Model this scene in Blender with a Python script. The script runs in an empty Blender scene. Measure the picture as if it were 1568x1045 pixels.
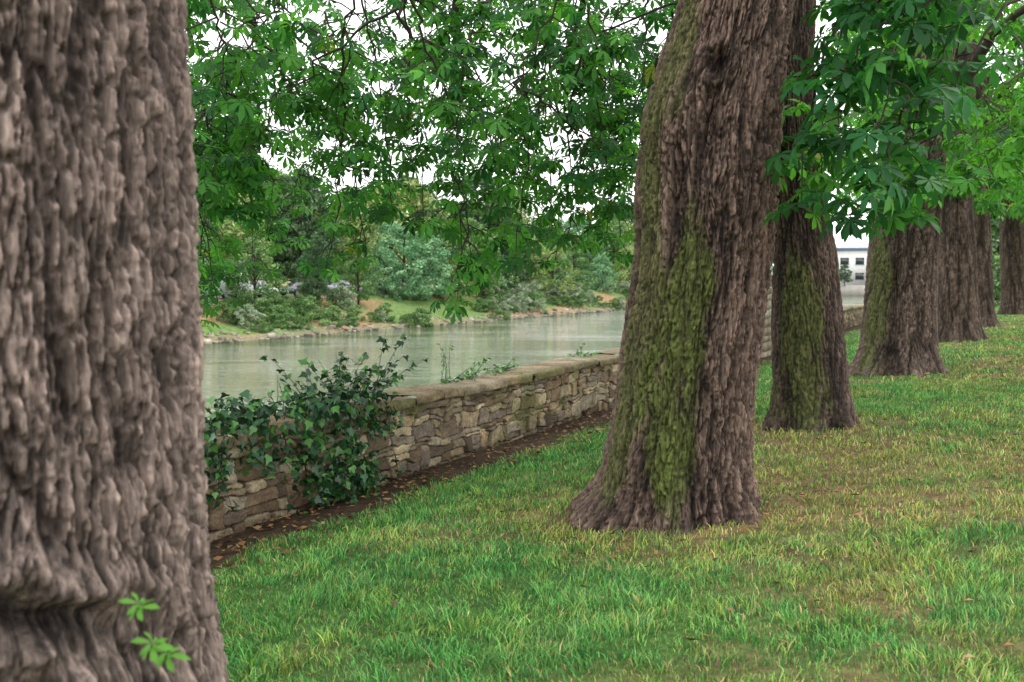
import bpy, math, random
import numpy as np
from mathutils import Vector
rng=np.random.default_rng(7); random.seed(7)
sc=bpy.context.scene
sc.view_settings.view_transform='Standard'; sc.view_settings.look='None'; sc.view_settings.exposure=0
UX,UY=math.sin(math.radians(26.1)),math.cos(math.radians(26.1))
def W(s,t): return s*UX+t*UY, s*UY-t*UX
def ST(x,y): return x*UX+y*UY, x*UY-y*UX
# ---------------- noise ----------------
def h01(ix,iy,iz,seed=0):
    ix=ix.astype(np.int64);iy=iy.astype(np.int64);iz=iz.astype(np.int64)
    h=(ix*374761393+iy*668265263+iz*2147483647+seed*1274126177)&0xFFFFFFFF
    h=((h^(h>>13))*1274126177)&0xFFFFFFFF
    h=((h^(h>>16))*2246822519)&0xFFFFFFFF
    h=h^(h>>15)
    return (h&0xFFFFFF)/float(0x1000000)
def vn(x,y,z,seed=0):
    x,y,z=np.broadcast_arrays(np.asarray(x,float),np.asarray(y,float),np.asarray(z,float))
    ix,iy,iz=np.floor(x),np.floor(y),np.floor(z)
    fx,fy,fz=x-ix,y-iy,z-iz
    fx=fx*fx*(3-2*fx);fy=fy*fy*(3-2*fy);fz=fz*fz*(3-2*fz)
    r=0
    for a in (0,1):
        for b in (0,1):
            for c in (0,1):
                w=(fx if a else 1-fx)*(fy if b else 1-fy)*(fz if c else 1-fz)
                r=r+w*h01(ix+a,iy+b,iz+c,seed)
    return r
def fbm(x,y,z,o=4,seed=0):
    r=0;a=.5;n=0
    for i in range(o):
        r=r+a*vn(x,y,z,seed+i*17);n+=a;a*=.5;x=x*2.03;y=y*2.03;z=z*2.03
    return r/n
def sm(a,b,x):
    t=np.clip((x-a)/(b-a),0,1);return t*t*(3-2*t)
def voro(a,b,per,seed=0):
    ia,ib=np.floor(a),np.floor(b)
    f1=np.full(a.shape,9.);f2=np.full(a.shape,9.);cid=np.zeros(a.shape)
    for da in (-1,0,1):
        for db in (-1,0,1):
            ca=ia+da;cb=ib+db;cm=np.mod(ca,per)
            pa=ca+.1+.8*h01(cm,cb,cb*0,seed);pb=cb+.05+.9*h01(cm,cb,cb*0+5,seed)
            d=np.maximum(np.abs(a-pa)*1.25,np.abs(b-pb)*.6)+.25*np.hypot(a-pa,b-pb);idd=h01(cm,cb,cb*0+9,seed)
            m=d<f1
            f2=np.where(m,f1,np.minimum(f2,d));cid=np.where(m,idd,cid);f1=np.where(m,d,f1)
    return f1,f2,cid
# ---------------- mesh helpers ----------------
def mk(name,V,F,col=None,mat=None,smooth=False,parent=None):
    V=np.asarray(V,np.float32).reshape(-1,3)
    if not isinstance(F,list): F=[F]
    F=[np.asarray(f,np.int32) for f in F if len(f)]
    me=bpy.data.meshes.new(name)
    me.vertices.add(len(V));me.vertices.foreach_set('co',V.ravel())
    flat=np.concatenate([f.ravel() for f in F]);tot=np.concatenate([np.full(len(f),f.shape[1],np.int32) for f in F])
    me.loops.add(len(flat));me.loops.foreach_set('vertex_index',flat)
    me.polygons.add(len(tot));st=np.zeros(len(tot),np.int32);st[1:]=np.cumsum(tot)[:-1]
    me.polygons.foreach_set('loop_start',st)
    if smooth: me.polygons.foreach_set('use_smooth',np.ones(len(tot),bool))
    me.update(calc_edges=True)
    if col is not None:
        col=np.asarray(col,np.float32);
        if col.shape[1]==3: col=np.hstack([col,np.ones((len(col),1),np.float32)])
        a=me.color_attributes.new('Col','FLOAT_COLOR','POINT');a.data.foreach_set('color',col.ravel())
    if mat: me.materials.append(mat)
    ob=bpy.data.objects.new(name,me);sc.collection.objects.link(ob)
    if parent: ob.parent=parent
    return ob
def empty(name,loc=(0,0,0)):
    e=bpy.data.objects.new(name,None);e.empty_display_size=.2;sc.collection.objects.link(e);return e
def gridF(nu,nv,wrap=False):
    i=np.arange(nv-1)[:,None];j=np.arange(nu if wrap else nu-1)[None,:]
    j2=(j+1)%nu
    return np.stack([i*nu+j,i*nu+j2,(i+1)*nu+j2,(i+1)*nu+j],-1).reshape(-1,4)
def box(c,d,rot=0):
    c=np.array(c);d=np.array(d)/2
    v=np.array([[x,y,z] for x in(-1,1) for y in(-1,1) for z in(-1,1)])*d
    ca,sa=math.cos(rot),math.sin(rot)
    v=np.stack([v[:,0]*ca-v[:,1]*sa,v[:,0]*sa+v[:,1]*ca,v[:,2]],-1)+c
    f=np.array([[0,1,3,2],[4,6,7,5],[0,4,5,1],[2,3,7,6],[0,2,6,4],[1,5,7,3]])
    return v,f
class Acc:
    def __init__(s): s.V=[];s.F=[];s.C=[];s.n=0
    def add(s,v,f,c=None):
        v=np.asarray(v);s.V.append(v);s.F.append(np.asarray(f)+s.n);s.n+=len(v)
        if c is not None: s.C.append(np.broadcast_to(np.asarray(c,float),(len(v),3)))
    def make(s,name,mat,parent=None,smooth=False):
        return mk(name,np.vstack(s.V),np.vstack(s.F),np.vstack(s.C) if s.C else None,mat,smooth,parent)
def tube(acc,P,R,n=6):
    P=np.asarray(P,float);R=np.asarray(R,float)
    T=np.gradient(P,axis=0);T/=np.linalg.norm(T,axis=1)[:,None]+1e-9
    up=np.array([.31,.2,.93]);A=np.cross(T,up);A/=np.linalg.norm(A,axis=1)[:,None]+1e-9;B=np.cross(T,A)
    th=np.arange(n)*2*math.pi/n
    V=P[:,None]+R[:,None,None]*(A[:,None]*np.cos(th)[None,:,None]+B[:,None]*np.sin(th)[None,:,None])
    acc.add(V.reshape(-1,3),gridF(n,len(P),True))
# ---------------- materials ----------------
def newmat(name):
    m=bpy.data.materials.new(name);m.use_nodes=True;nt=m.node_tree;nt.nodes.clear()
    o=nt.nodes.new('ShaderNodeOutputMaterial');return m,nt,o
def vmat(name,rough=.8,transl=0,bump=0,bscale=30,spec=.3,stretch=(1,1,1),varcol=.0,bdist=.01):
    m,nt,o=newmat(name);L=nt.links
    a=nt.nodes.new('ShaderNodeAttribute');a.attribute_name='Col'
    p=nt.nodes.new('ShaderNodeBsdfPrincipled');p.inputs['Roughness'].default_value=rough
    p.inputs['Specular IOR Level'].default_value=spec
    src=a.outputs['Color']
    if varcol or bump:
        tc=nt.nodes.new('ShaderNodeTexCoord');mp=nt.nodes.new('ShaderNodeMapping');mp.inputs['Scale'].default_value=stretch
        L.new(tc.outputs['Object'],mp.inputs['Vector'])
        nz=nt.nodes.new('ShaderNodeTexNoise');nz.inputs['Scale'].default_value=bscale;nz.inputs['Detail'].default_value=4;nz.inputs['Roughness'].default_value=.65
        L.new(mp.outputs[0],nz.inputs['Vector'])
    if varcol:
        mr=nt.nodes.new('ShaderNodeMapRange');mr.inputs[1].default_value=.3;mr.inputs[2].default_value=.7;mr.inputs[3].default_value=1-varcol;mr.inputs[4].default_value=1+varcol
        L.new(nz.outputs[0],mr.inputs[0]);vm=nt.nodes.new('ShaderNodeVectorMath');vm.operation='SCALE'
        L.new(src,vm.inputs[0]);L.new(mr.outputs[0],vm.inputs['Scale']);src=vm.outputs[0]
    L.new(src,p.inputs['Base Color'])
    if bump:
        b=nt.nodes.new('ShaderNodeBump');b.inputs['Strength'].default_value=bump;b.inputs['Distance'].default_value=bdist
        L.new(nz.outputs[0],b.inputs['Height']);L.new(b.outputs[0],p.inputs['Normal'])
    if transl:
        tr=nt.nodes.new('ShaderNodeBsdfTranslucent');vm=nt.nodes.new('ShaderNodeVectorMath');vm.operation='MULTIPLY'
        vm.inputs[1].default_value=(1.8,1.8,.7);L.new(src,vm.inputs[0]);L.new(vm.outputs[0],tr.inputs['Color'])
        mx=nt.nodes.new('ShaderNodeMixShader');mx.inputs[0].default_value=transl
        L.new(p.outputs[0],mx.inputs[1]);L.new(tr.outputs[0],mx.inputs[2]);L.new(mx.outputs[0],o.inputs['Surface'])
    else: L.new(p.outputs[0],o.inputs['Surface'])
    return m
def pmat(name,col,rough=.7,metal=0,bump=0,bscale=20,col2=None,cscale=3,spec=.4):
    m,nt,o=newmat(name);L=nt.links
    p=nt.nodes.new('ShaderNodeBsdfPrincipled');p.inputs['Roughness'].default_value=rough;p.inputs['Metallic'].default_value=metal
    p.inputs['Specular IOR Level'].default_value=spec
    tc=nt.nodes.new('ShaderNodeTexCoord')
    nz=nt.nodes.new('ShaderNodeTexNoise');nz.inputs['Scale'].default_value=cscale;nz.inputs['Detail'].default_value=4
    L.new(tc.outputs['Object'],nz.inputs['Vector'])
    cr=nt.nodes.new('ShaderNodeValToRGB');c2=col2 or tuple(c*.85 for c in col)
    cr.color_ramp.elements[0].position=.35;cr.color_ramp.elements[0].color=(*c2,1)
    cr.color_ramp.elements[1].position=.65;cr.color_ramp.elements[1].color=(*col,1)
    L.new(nz.outputs[0],cr.inputs[0]);L.new(cr.outputs[0],p.inputs['Base Color'])
    L.new(p.outputs[0],o.inputs['Surface']);return m
M_bark=vmat('bark',.85,0,1.0,60,.3,(1,1,.2),.6,.014)
M_leaf=vmat('chestnut_leaf',.5,.45,0,spec=.22)
M_far=vmat('distant_leaf',.8,0,0,spec=.1)
M_ivy=vmat('ivy_leaf',.38,0,0,spec=.45)
M_grass=vmat('grass_blade',.65,0,0,spec=.15)
M_dry=vmat('dry_leaf',.7,0,0)
M_soil=vmat('lawn_soil',.95,0,.8,18,.1,(1,1,1),.4,.03)
M_bank=vmat('bank_ground',.95,0,.5,3,.1,(1,1,1),.35,.1)
M_stone=vmat('rubble_stone',.9,0,.8,45,.2,(1,1,1),.35,.008)
M_cop=vmat('coping_stone',.9,0,.8,28,.2,(1,1,1),.45,.01)
M_twig=pmat('twig_bark',(.05,.035,.025),.8,col2=(.025,.02,.015),cscale=8)
# ---------------- ground ----------------
TT=[-6,-5.05,-3.5,-2,-1.2,0,4,20,80];ZZ=[-.33,-.30,-.16,-.05,.0,.07,.18,.25,.4]
def gz(x,y):
    s,t=ST(np.asarray(x,float),np.asarray(y,float))
    return np.interp(t,TT,ZZ)+.05*(fbm(s*.5,t*.5,0*s,3,3)-.5)+.012*(fbm(s*3,t*3,0*s,2,8)-.5)
T_def={
 'near':(-1.47,2.62),'t1':(1.15,6.95),'t2':(3.32,10.97),'t3':(6.62,17.0),'t4':(11.17,24.8),'t5':(14.8,31.5),'t6':(20.7,41.0),'t7':(26.9,52)}
def axis(a,b,c,d,n1,n2,n3):
    return np.unique(np.concatenate([-np.geomspace(1,1+abs(b-a),n1)[::-1]+1+b,np.linspace(b,c,n2),np.geomspace(1,1+d-c,n3)-1+c]))
S=axis(-60,-1,20,1800,15,300,160);T=np.unique(np.concatenate([np.linspace(-5.3,6,170),np.geomspace(1,1500,80)+5]))
sg,tg=np.meshgrid(S,T);gx,gy=W(sg,tg);zg=gz(gx,gy)
def warm(x,y):
    s,t=ST(x,y)
    w=(fbm(s*1.1,t*1.1,0*s,5,21)-.5)*2.1+.11*(t+1.1)
    for k,(tx,ty) in T_def.items():
        if k in('near',):continue
        d=np.hypot(x-tx,y-ty);w=w+.7*np.exp(-(d/1.2)**2)
    w=w+.55*np.exp(-((x-2.6)/1.2)**2-((y-7.2)/1.6)**2)+.35*np.exp(-((x-3.4)/1.8)**2-((y-9.5)/2.)**2)+.3*np.exp(-((x-2.2)/1.2)**2-((y-4.8)/1.0)**2)
    return np.clip(w+.24,0,1)
wg=warm(gx,gy);n1=fbm(gx*6,gy*6,0*gx,3,5)
dirt=1-sm(-4.65,-4.25,tg+.5*(fbm(sg*1.5,tg*1.5,0*sg,3,9)-.5))
gcol=(np.array([.05,.10,.025])[None,None]*(1-wg[...,None])+np.array([.15,.105,.055])*wg[...,None])*(.6+.8*n1[...,None])
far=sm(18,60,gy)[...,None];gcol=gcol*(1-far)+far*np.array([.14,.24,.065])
gcol=gcol*(1-dirt[...,None])+dirt[...,None]*np.array([.06,.04,.026])*(.5+1.0*n1[...,None])
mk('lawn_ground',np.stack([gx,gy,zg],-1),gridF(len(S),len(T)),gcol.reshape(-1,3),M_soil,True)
# ---------------- grass ----------------
def scatter(ymin,ymax,dens,rat=.66):
    A=rat*(ymax**2-ymin**2);n=int(A*dens)
    y=np.sqrt(rng.uniform(ymin**2,ymax**2,n));x=rng.uniform(-rat,rat,n)*y;return x,y
gxs=[];gys=[];gsc=[];gwd=[]
for y0,y1,d,hs,wd in((2.2,5.5,6400,1.,1.0),(5.5,9,4300,1.0,1.2),(9,15,1700,1.05,1.8),(15,28,420,1.1,3.2),(28,60,60,1.2,7)):
    x,y=scatter(y0,y1,d);gxs.append(x);gys.append(y);gsc.append(np.full(len(x),hs));gwd.append(np.full(len(x),wd))
x=np.concatenate(gxs);y=np.concatenate(gys);hs=np.concatenate(gsc);wd=np.concatenate(gwd)
s,t=ST(x,y)
edge=t+.5*(fbm(s*1.5,t*1.5,0*s,3,9)-.5)
keep=(rng.random(len(x))<sm(-4.65,-4.2,edge))&(t>-4.8)
w=warm(x,y)
tr={'near':.66,'t1':.56,'t2':.44,'t3':.72,'t4':.6,'t5':.5,'t6':.5,'t7':.5}
for k,(tx,ty) in T_def.items():
    d=np.hypot(x-tx,y-ty);keep&=(d>tr[k]*.85)&(rng.random(len(x))<sm(tr[k]*.8,tr[k]+.35,d+.1)*.8+.2)
cl=fbm(x*7,y*7,0*x,3,61)
keep&=rng.random(len(x))<(1-.5*w)*(.6+.8*sm(.35,.6,cl))
x,y,hs,wd,w,cl=x[keep],y[keep],hs[keep],wd[keep],w[keep],cl[keep];n=len(x)
z=gz(x,y)
h=rng.uniform(.014,.052,n)*hs*(.55+.9*sm(.3,.7,cl))*(.7+.6*fbm(x*1.7,y*1.7,0*x,3,31))*(1-.2*w)
h*=np.where(rng.random(n)<.03,1.6,1)
ang=rng.uniform(0,6.283,n);lean=rng.uniform(.1,1.3,n)*h;la=fbm(x*2,y*2,0*x,2,62)*12+rng.normal(0,1.5,n)
wv=rng.uniform(.0014,.0034,n)*wd
sx,sy=np.cos(ang)*wv,np.sin(ang)*wv;lx,ly=np.cos(la)*lean,np.sin(la)*lean
V=np.zeros((n,5,3))
V[:,0]=np.stack([x-sx,y-sy,z-.01],-1);V[:,1]=np.stack([x+sx,y+sy,z-.01],-1)
V[:,2]=np.stack([x-sx*.8+lx*.35,y-sy*.8+ly*.35,z+h*.6],-1);V[:,3]=np.stack([x+sx*.8+lx*.35,y+sy*.8+ly*.35,z+h*.6],-1)
V[:,4]=np.stack([x+lx,y+ly,z+h],-1)
b=np.arange(n)[:,None]*5
r=rng.random(n)
g1=np.array([.115,.34,.08]);g2=np.array([.37,.46,.095]);g3=np.array([.55,.42,.20]);g4=np.array([.05,.20,.065])
m=np.clip(w*1.0+rng.normal(0,.28,n)+1.6*(fbm(x*3,y*3,0*x,3,63)-.5),0,1)[:,None]
C=g1*(1-m)+g2*m
C=np.where((r<.06+.24*w)[:,None],g3*rng.uniform(.4,1.1,n)[:,None],C);C=np.where((r>.82)[:,None],g4,C)
C=C*rng.uniform(.5,1.45,n)[:,None]*(.8+.45*fbm(x*4,y*4,0*x,3,64))[:,None]
Cv=np.repeat(C,5,0).reshape(n,5,3);Cv[:,4]*=1.15
mk('lawn_grass',V,[b+np.array([0,1,3,2]),b+np.array([2,3,4])],Cv.reshape(-1,3),M_grass)
print('blades',n)
# fallen leaves
x,y=scatter(2.5,22,24);s,t=ST(x,y);k=(t>-5)&((rng.random(len(x))<.2+.8*warm(x,y))|(t<-4.2));x,y=x[k],y[k]
s2=rng.uniform(4,20,1500);t2=rng.uniform(-5.0,-4.1,1500);xa,ya=W(s2,t2)
a3=rng.uniform(0,6.28,250);d3=rng.uniform(.55,1.6,250);xb=1.15+d3*np.cos(a3);yb=6.95+d3*np.sin(a3)
x=np.r_[x,xa,xb];y=np.r_[y,ya,yb];n=len(x)
z=gz(x,y)+rng.uniform(.012,.045,n);a=rng.uniform(0,6.28,n);L=rng.uniform(.010,.040,n);wq=L*rng.uniform(.3,.55,n)
fx,fy=np.cos(a),np.sin(a);V=np.zeros((n,4,3));tz=rng.uniform(-.4,.6,n)*L
V[:,0]=np.stack([x-fx*L,y-fy*L,z],-1);V[:,1]=np.stack([x+fy*wq,y-fx*wq,z+tz],-1);V[:,2]=np.stack([x+fx*L,y+fy*L,z+.2*L],-1);V[:,3]=np.stack([x-fy*wq,y+fx*wq,z+.3*L],-1)
b=np.arange(n)[:,None]*4;pal=np.array([[.28,.15,.05],[.16,.08,.035],[.30,.18,.07],[.26,.17,.09],[.12,.07,.04]])
mk('fallen_leaves',V,b+np.array([0,1,2,3]),np.repeat(pal[rng.integers(0,5,n)]*rng.uniform(.5,1.2,n)[:,None],4,0),M_dry)
# ---------------- trunks ----------------
def trunk(name,base,prof,nth,nz,top,seed,cell,ridge,moss=None,feat=None,flare=.22,lob=7,tone=(.19,.145,.125),parent=None,blen=.11):
    z0=float(gz(base[0],base[1]))
    hh=np.linspace(-.25,top,nz);P=np.array(prof)
    k=np.ones(max(3,nz//22)|1);k/=len(k)
    def itp(c):
        v=np.interp(hh,P[:,0],P[:,c]);return np.convolve(np.pad(v,len(k)//2,mode='edge'),k,'valid')[:nz]
    dx,dy,rr=itp(1),itp(2),itp(3)
    th=np.arange(nth)*2*math.pi/nth
    TH,H=np.meshgrid(th,hh);R=np.repeat(rr[:,None],nth,1)
    c,s_=np.cos(TH),np.sin(TH)
    R=R*(1+.12*(fbm(c*1.3+seed,s_*1.3,H*.7,3,seed)-.5))
    lobes=.5+.5*np.cos(lob*TH+3*fbm(c,s_,H*.5,2,seed+4)+seed)
    R=R*(1+flare*np.exp(-np.maximum(H,0)/.2)*(.25+1.1*lobes**1.5)+.06*np.exp(-np.maximum(H,0)/1.0)*(lobes-.5))
    rm=float(np.mean(rr));per=int(round(2*math.pi*rm/cell))
    fine=fbm(c*rm*75,s_*rm*75,H*40,3,seed+6);fib=fbm(c*rm*120,s_*rm*120,H*9,2,seed+16)
    med=fbm(c*rm*24,s_*rm*24,H*7,2,seed+26)
    wob=(fbm(c*rm*3,s_*rm*3,H*1.6,3,seed+1)-.5)*5+(fbm(c*rm*11,s_*rm*11,H*5,2,seed+21)-.5)*2.0
    A=TH/(2*math.pi)*per+wob;B=H/blen+3.5*(fbm(c*rm*14,s_*rm*14,H*1.5,2,seed+2)-.5)*2
    f1,f2,cid=voro(A,B,per,seed)
    e=(f2-f1)+.42*(fine-.5)+.22*(med-.5)
    # interlacing V-shaped furrows at two scales
    fu=1/(cell*2.0);mw=.55*(med-.5)
    nA=vn(c*rm*fu+mw,s_*rm*fu-mw,H*fu/8,seed+3)*.8+.2*vn(c*rm*fu*3,s_*rm*fu*3,H*fu/2.6,seed+5)
    nD=vn(c*rm*fu*2.1+mw+17,s_*rm*fu*2.1,H*fu*2.1/8,seed+23)
    r0=np.clip((np.abs(nA-.5)+.045*(fine-.5)-.008)/.13,0,1)**.65
    rD=np.clip((np.abs(nD-.5)+.05*(fine-.5))/.17,0,1)**.65
    r1=sm(.03,.32,e)
    hgt=(.08+.92*r0)*(.40+.60*rD)*(.42+.58*r1)
    D=ridge*1.15*hgt+ridge*.18*cid*r0+ridge*.22*(med-.5)+ridge*.50*(fine-.5)+ridge*.40*(fib-.5)
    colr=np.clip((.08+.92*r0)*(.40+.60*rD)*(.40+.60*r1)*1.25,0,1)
    dark=np.zeros_like(R)
    if feat:
        for f_ in feat:
            dt=(np.angle(np.exp(1j*(TH-f_['th']))))*rm;dh=H-f_['h']
            if f_['k']=='knot':
                d=np.hypot(dt,dh*.8)+.02*(fine-.5);D=D+f_['a']*(np.exp(-((d-f_['r'])/(f_['r']*.4))**2))-f_['a']*1.3*np.exp(-(d/(f_['r']*.55))**2);dark+=.7*np.exp(-(d/(f_['r']*.5))**2)
            if f_['k']=='groove':
                g=np.exp(-(dt/f_['w'])**2-(dh/f_['l'])**2);D=D-f_['a']*g;dark+=.5*g
            if f_['k']=='bulge':
                g=np.exp(-(dt/f_['w'])**2-(dh/f_['l'])**2);D=D+f_['a']*g
            if f_['k']=='roll':
                # healed pruning wound: callus lip over a rotted hollow with gnarled wood below
                lump=fbm(c*rm*5,s_*rm*5,H*5,3,77)-.5
                yy=dh+.22*dt-.08*np.cos(dt*5)+.18*lump;m_=np.exp(-(dt/f_['w'])**4)
                below=m_*sm(.03,-.05,yy)
                D=D*(1-.7*below)
                D=D+m_*f_['a']*np.exp(-(yy/.045)**2)*(.7+1.2*(lump+.3))
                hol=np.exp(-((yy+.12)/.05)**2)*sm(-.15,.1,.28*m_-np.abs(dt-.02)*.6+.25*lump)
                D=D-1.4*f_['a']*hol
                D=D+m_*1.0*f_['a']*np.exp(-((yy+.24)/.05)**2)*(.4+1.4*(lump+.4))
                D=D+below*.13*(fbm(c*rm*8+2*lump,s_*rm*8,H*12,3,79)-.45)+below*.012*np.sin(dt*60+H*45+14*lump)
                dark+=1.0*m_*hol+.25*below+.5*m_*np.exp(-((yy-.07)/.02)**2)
    R=R+D-ridge*.5
    X=base[0]+dx[:,None]+R*c;Y=base[1]+dy[:,None]+R*s_;Z=z0+H
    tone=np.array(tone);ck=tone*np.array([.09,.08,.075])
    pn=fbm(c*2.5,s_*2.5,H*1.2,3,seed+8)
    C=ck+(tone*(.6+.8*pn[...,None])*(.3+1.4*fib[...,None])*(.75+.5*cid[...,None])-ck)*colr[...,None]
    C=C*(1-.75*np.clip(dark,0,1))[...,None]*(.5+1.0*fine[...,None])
    if moss:
        for (mth,ms,h0,h1,amt) in moss:
            q=np.exp(-(np.angle(np.exp(1j*(TH-mth)))/ms)**2)*sm(h0-.35,h0+.2,H)*(1-sm(h1-.4,h1+.5,H))
            q=np.clip((q*1.6+fbm(c*4,s_*4,H*2.5,4,seed+11)*2.2-1.8)*2.0,0,1)*amt*(.15+.85*np.sqrt(colr))
            mc=np.array([.085,.112,.022])*(.35+1.4*fine[...,None]);C=C*(1-q[...,None])+mc*q[...,None]
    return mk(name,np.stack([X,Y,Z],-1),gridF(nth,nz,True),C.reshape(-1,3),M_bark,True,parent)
ca=-math.pi/2
def tree_root(): return empty('horse_chestnut_tree')
near=tree_root();t1=tree_root();t2=tree_root();t3=tree_root();t4=tree_root();t5=tree_root();t6=tree_root();t7=tree_root()
ta=math.atan2(-2.62,1.50)
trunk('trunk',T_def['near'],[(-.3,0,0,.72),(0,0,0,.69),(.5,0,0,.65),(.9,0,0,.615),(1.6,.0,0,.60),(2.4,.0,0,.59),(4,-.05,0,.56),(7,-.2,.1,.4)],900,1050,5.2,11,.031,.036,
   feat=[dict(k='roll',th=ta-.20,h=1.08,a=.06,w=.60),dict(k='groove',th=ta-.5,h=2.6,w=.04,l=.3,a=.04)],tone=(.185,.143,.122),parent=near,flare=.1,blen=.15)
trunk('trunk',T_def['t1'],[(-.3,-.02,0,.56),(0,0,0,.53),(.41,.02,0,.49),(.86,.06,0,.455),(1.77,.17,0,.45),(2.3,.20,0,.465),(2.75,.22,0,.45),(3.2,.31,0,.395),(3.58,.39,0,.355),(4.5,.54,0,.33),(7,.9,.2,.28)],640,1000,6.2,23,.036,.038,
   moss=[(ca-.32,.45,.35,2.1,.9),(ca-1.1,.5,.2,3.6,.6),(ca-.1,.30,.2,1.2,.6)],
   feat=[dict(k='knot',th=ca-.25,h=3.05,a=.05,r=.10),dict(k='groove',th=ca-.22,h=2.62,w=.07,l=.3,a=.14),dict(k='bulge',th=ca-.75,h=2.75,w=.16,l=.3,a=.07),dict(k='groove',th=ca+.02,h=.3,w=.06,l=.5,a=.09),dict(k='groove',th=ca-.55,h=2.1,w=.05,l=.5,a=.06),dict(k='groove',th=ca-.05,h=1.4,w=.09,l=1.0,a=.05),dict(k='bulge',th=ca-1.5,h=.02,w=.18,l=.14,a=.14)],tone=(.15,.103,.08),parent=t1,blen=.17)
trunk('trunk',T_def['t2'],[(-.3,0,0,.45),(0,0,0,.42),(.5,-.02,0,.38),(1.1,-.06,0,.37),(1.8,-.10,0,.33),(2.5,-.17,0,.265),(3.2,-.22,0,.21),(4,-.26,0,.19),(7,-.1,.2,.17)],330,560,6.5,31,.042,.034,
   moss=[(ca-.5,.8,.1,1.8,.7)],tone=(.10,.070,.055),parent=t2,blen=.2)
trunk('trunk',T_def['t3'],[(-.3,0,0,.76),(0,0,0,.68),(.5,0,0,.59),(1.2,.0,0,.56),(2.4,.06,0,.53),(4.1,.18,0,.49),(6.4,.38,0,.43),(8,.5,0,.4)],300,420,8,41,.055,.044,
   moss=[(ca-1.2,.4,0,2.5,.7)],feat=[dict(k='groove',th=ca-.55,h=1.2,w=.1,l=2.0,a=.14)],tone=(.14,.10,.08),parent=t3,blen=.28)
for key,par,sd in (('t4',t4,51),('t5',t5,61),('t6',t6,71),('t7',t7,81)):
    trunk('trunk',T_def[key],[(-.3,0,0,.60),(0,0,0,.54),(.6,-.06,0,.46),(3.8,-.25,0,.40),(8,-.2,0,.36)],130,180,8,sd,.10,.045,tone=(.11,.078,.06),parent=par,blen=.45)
# ---------------- leaves ----------------
def leaf_template(nl=7):
    V=[];F=[]
    angs=np.linspace(-2.15,2.15,nl)
    for a in angs:
        L=1.0-.35*(abs(a)/2.25)**1.2;u=np.array([math.cos(a),math.sin(a)]);p=np.array([-u[1],u[0]])
        b=len(V)
        def pt(r,w,dz=0): q=u*r*L+p*w*L;return [q[0],q[1],-.38*(r*L)**2+dz]
        V+= [pt(.03,0),pt(.38,.12,.04),pt(.38,0,-.01),pt(.38,-.12,.04),pt(.74,.20,.045),pt(.74,0,-.015),pt(.74,-.20,.045),pt(1.02,0)]
        F+=[[b,b+2,b+1],[b,b+3,b+2],[b+1,b+2,b+5],[b+1,b+5,b+4],[b+2,b+3,b+6],[b+2,b+6,b+5],[b+4,b+5,b+7],[b+5,b+6,b+7]]
    return np.array(V),np.array(F)
LT=leaf_template(6);LT5=leaf_template(5)
class Leaves:
    def __init__(s): s.p=[];s.f=[];s.n=[];s.s=[];s.c=[]
    def add(s,p,f,n,sz,c): s.p.append(p);s.f.append(f);s.n.append(n);s.s.append(sz);s.c.append(c)
    def build(s,name,mat,parent,tmpl=LT):
        P=np.array(s.p);Fw=np.array(s.f);N=np.array(s.n);Z=np.array(s.s);C=np.array(s.c)
        Fw/=np.linalg.norm(Fw,axis=1)[:,None];Sd=np.cross(N,Fw);Sd/=np.linalg.norm(Sd,axis=1)[:,None]+1e-9;N=np.cross(Fw,Sd)
        V0,F0=tmpl;n=len(P);k=len(V0)
        jit=1+rng.normal(0,.06,(n,k,1))
        V=P[:,None]+Z[:,None,None]*(V0[None,:,0:1]*Fw[:,None]+V0[None,:,1:2]*Sd[:,None]*jit+V0[None,:,2:3]*N[:,None]*rng.uniform(.3,1.6,(n,1,1)))
        F=(F0[None]+(np.arange(n)*k)[:,None,None]).reshape(-1,3)
        print(name,n,'leaves')
        return mk(name,V,F,np.repeat(C,k,0),mat,False,parent)
GL=np.array([.024,.125,.038]);GB=np.array([.10,.32,.05]);GY=np.array([.33,.36,.04])
def lcol(bright):
    m=np.clip(bright+rng.normal(0,.36),0,1);c=(GL*(1-m)+GB*m)*rng.uniform(.4,1.35)
    if rng.random()<.004:c=GY*rng.uniform(.6,1.)
    return c
def rdir(): 
    a=rng.uniform(0,6.283);return np.array([math.cos(a),math.sin(a),0.])
def leaf_cluster(lv,tw,p,d,k,size,bright):
    a0=rng.uniform(0,6.283)
    for i in range(k):
        a=a0+i*2.4+rng.normal(0,.25)
        o=np.array([math.cos(a),math.sin(a),rng.uniform(-.35,.45)])+.45*d
        o/=np.linalg.norm(o);pl=rng.uniform(.07,.15)
        q=p+o*pl;sz=size*rng.uniform(.6,1.12)
        f=o+np.array([0,0,-rng.uniform(.0,1.1)]);nn=np.array([0,0,1.])+.5*rng.normal(0,.6,3)+.4*o
        lv.add(q,f,nn,sz,lcol(bright))
        tube(tw,[p,p+o*pl*.5+[0,0,.006],q],[.0022,.0018,.0016],3)
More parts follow.
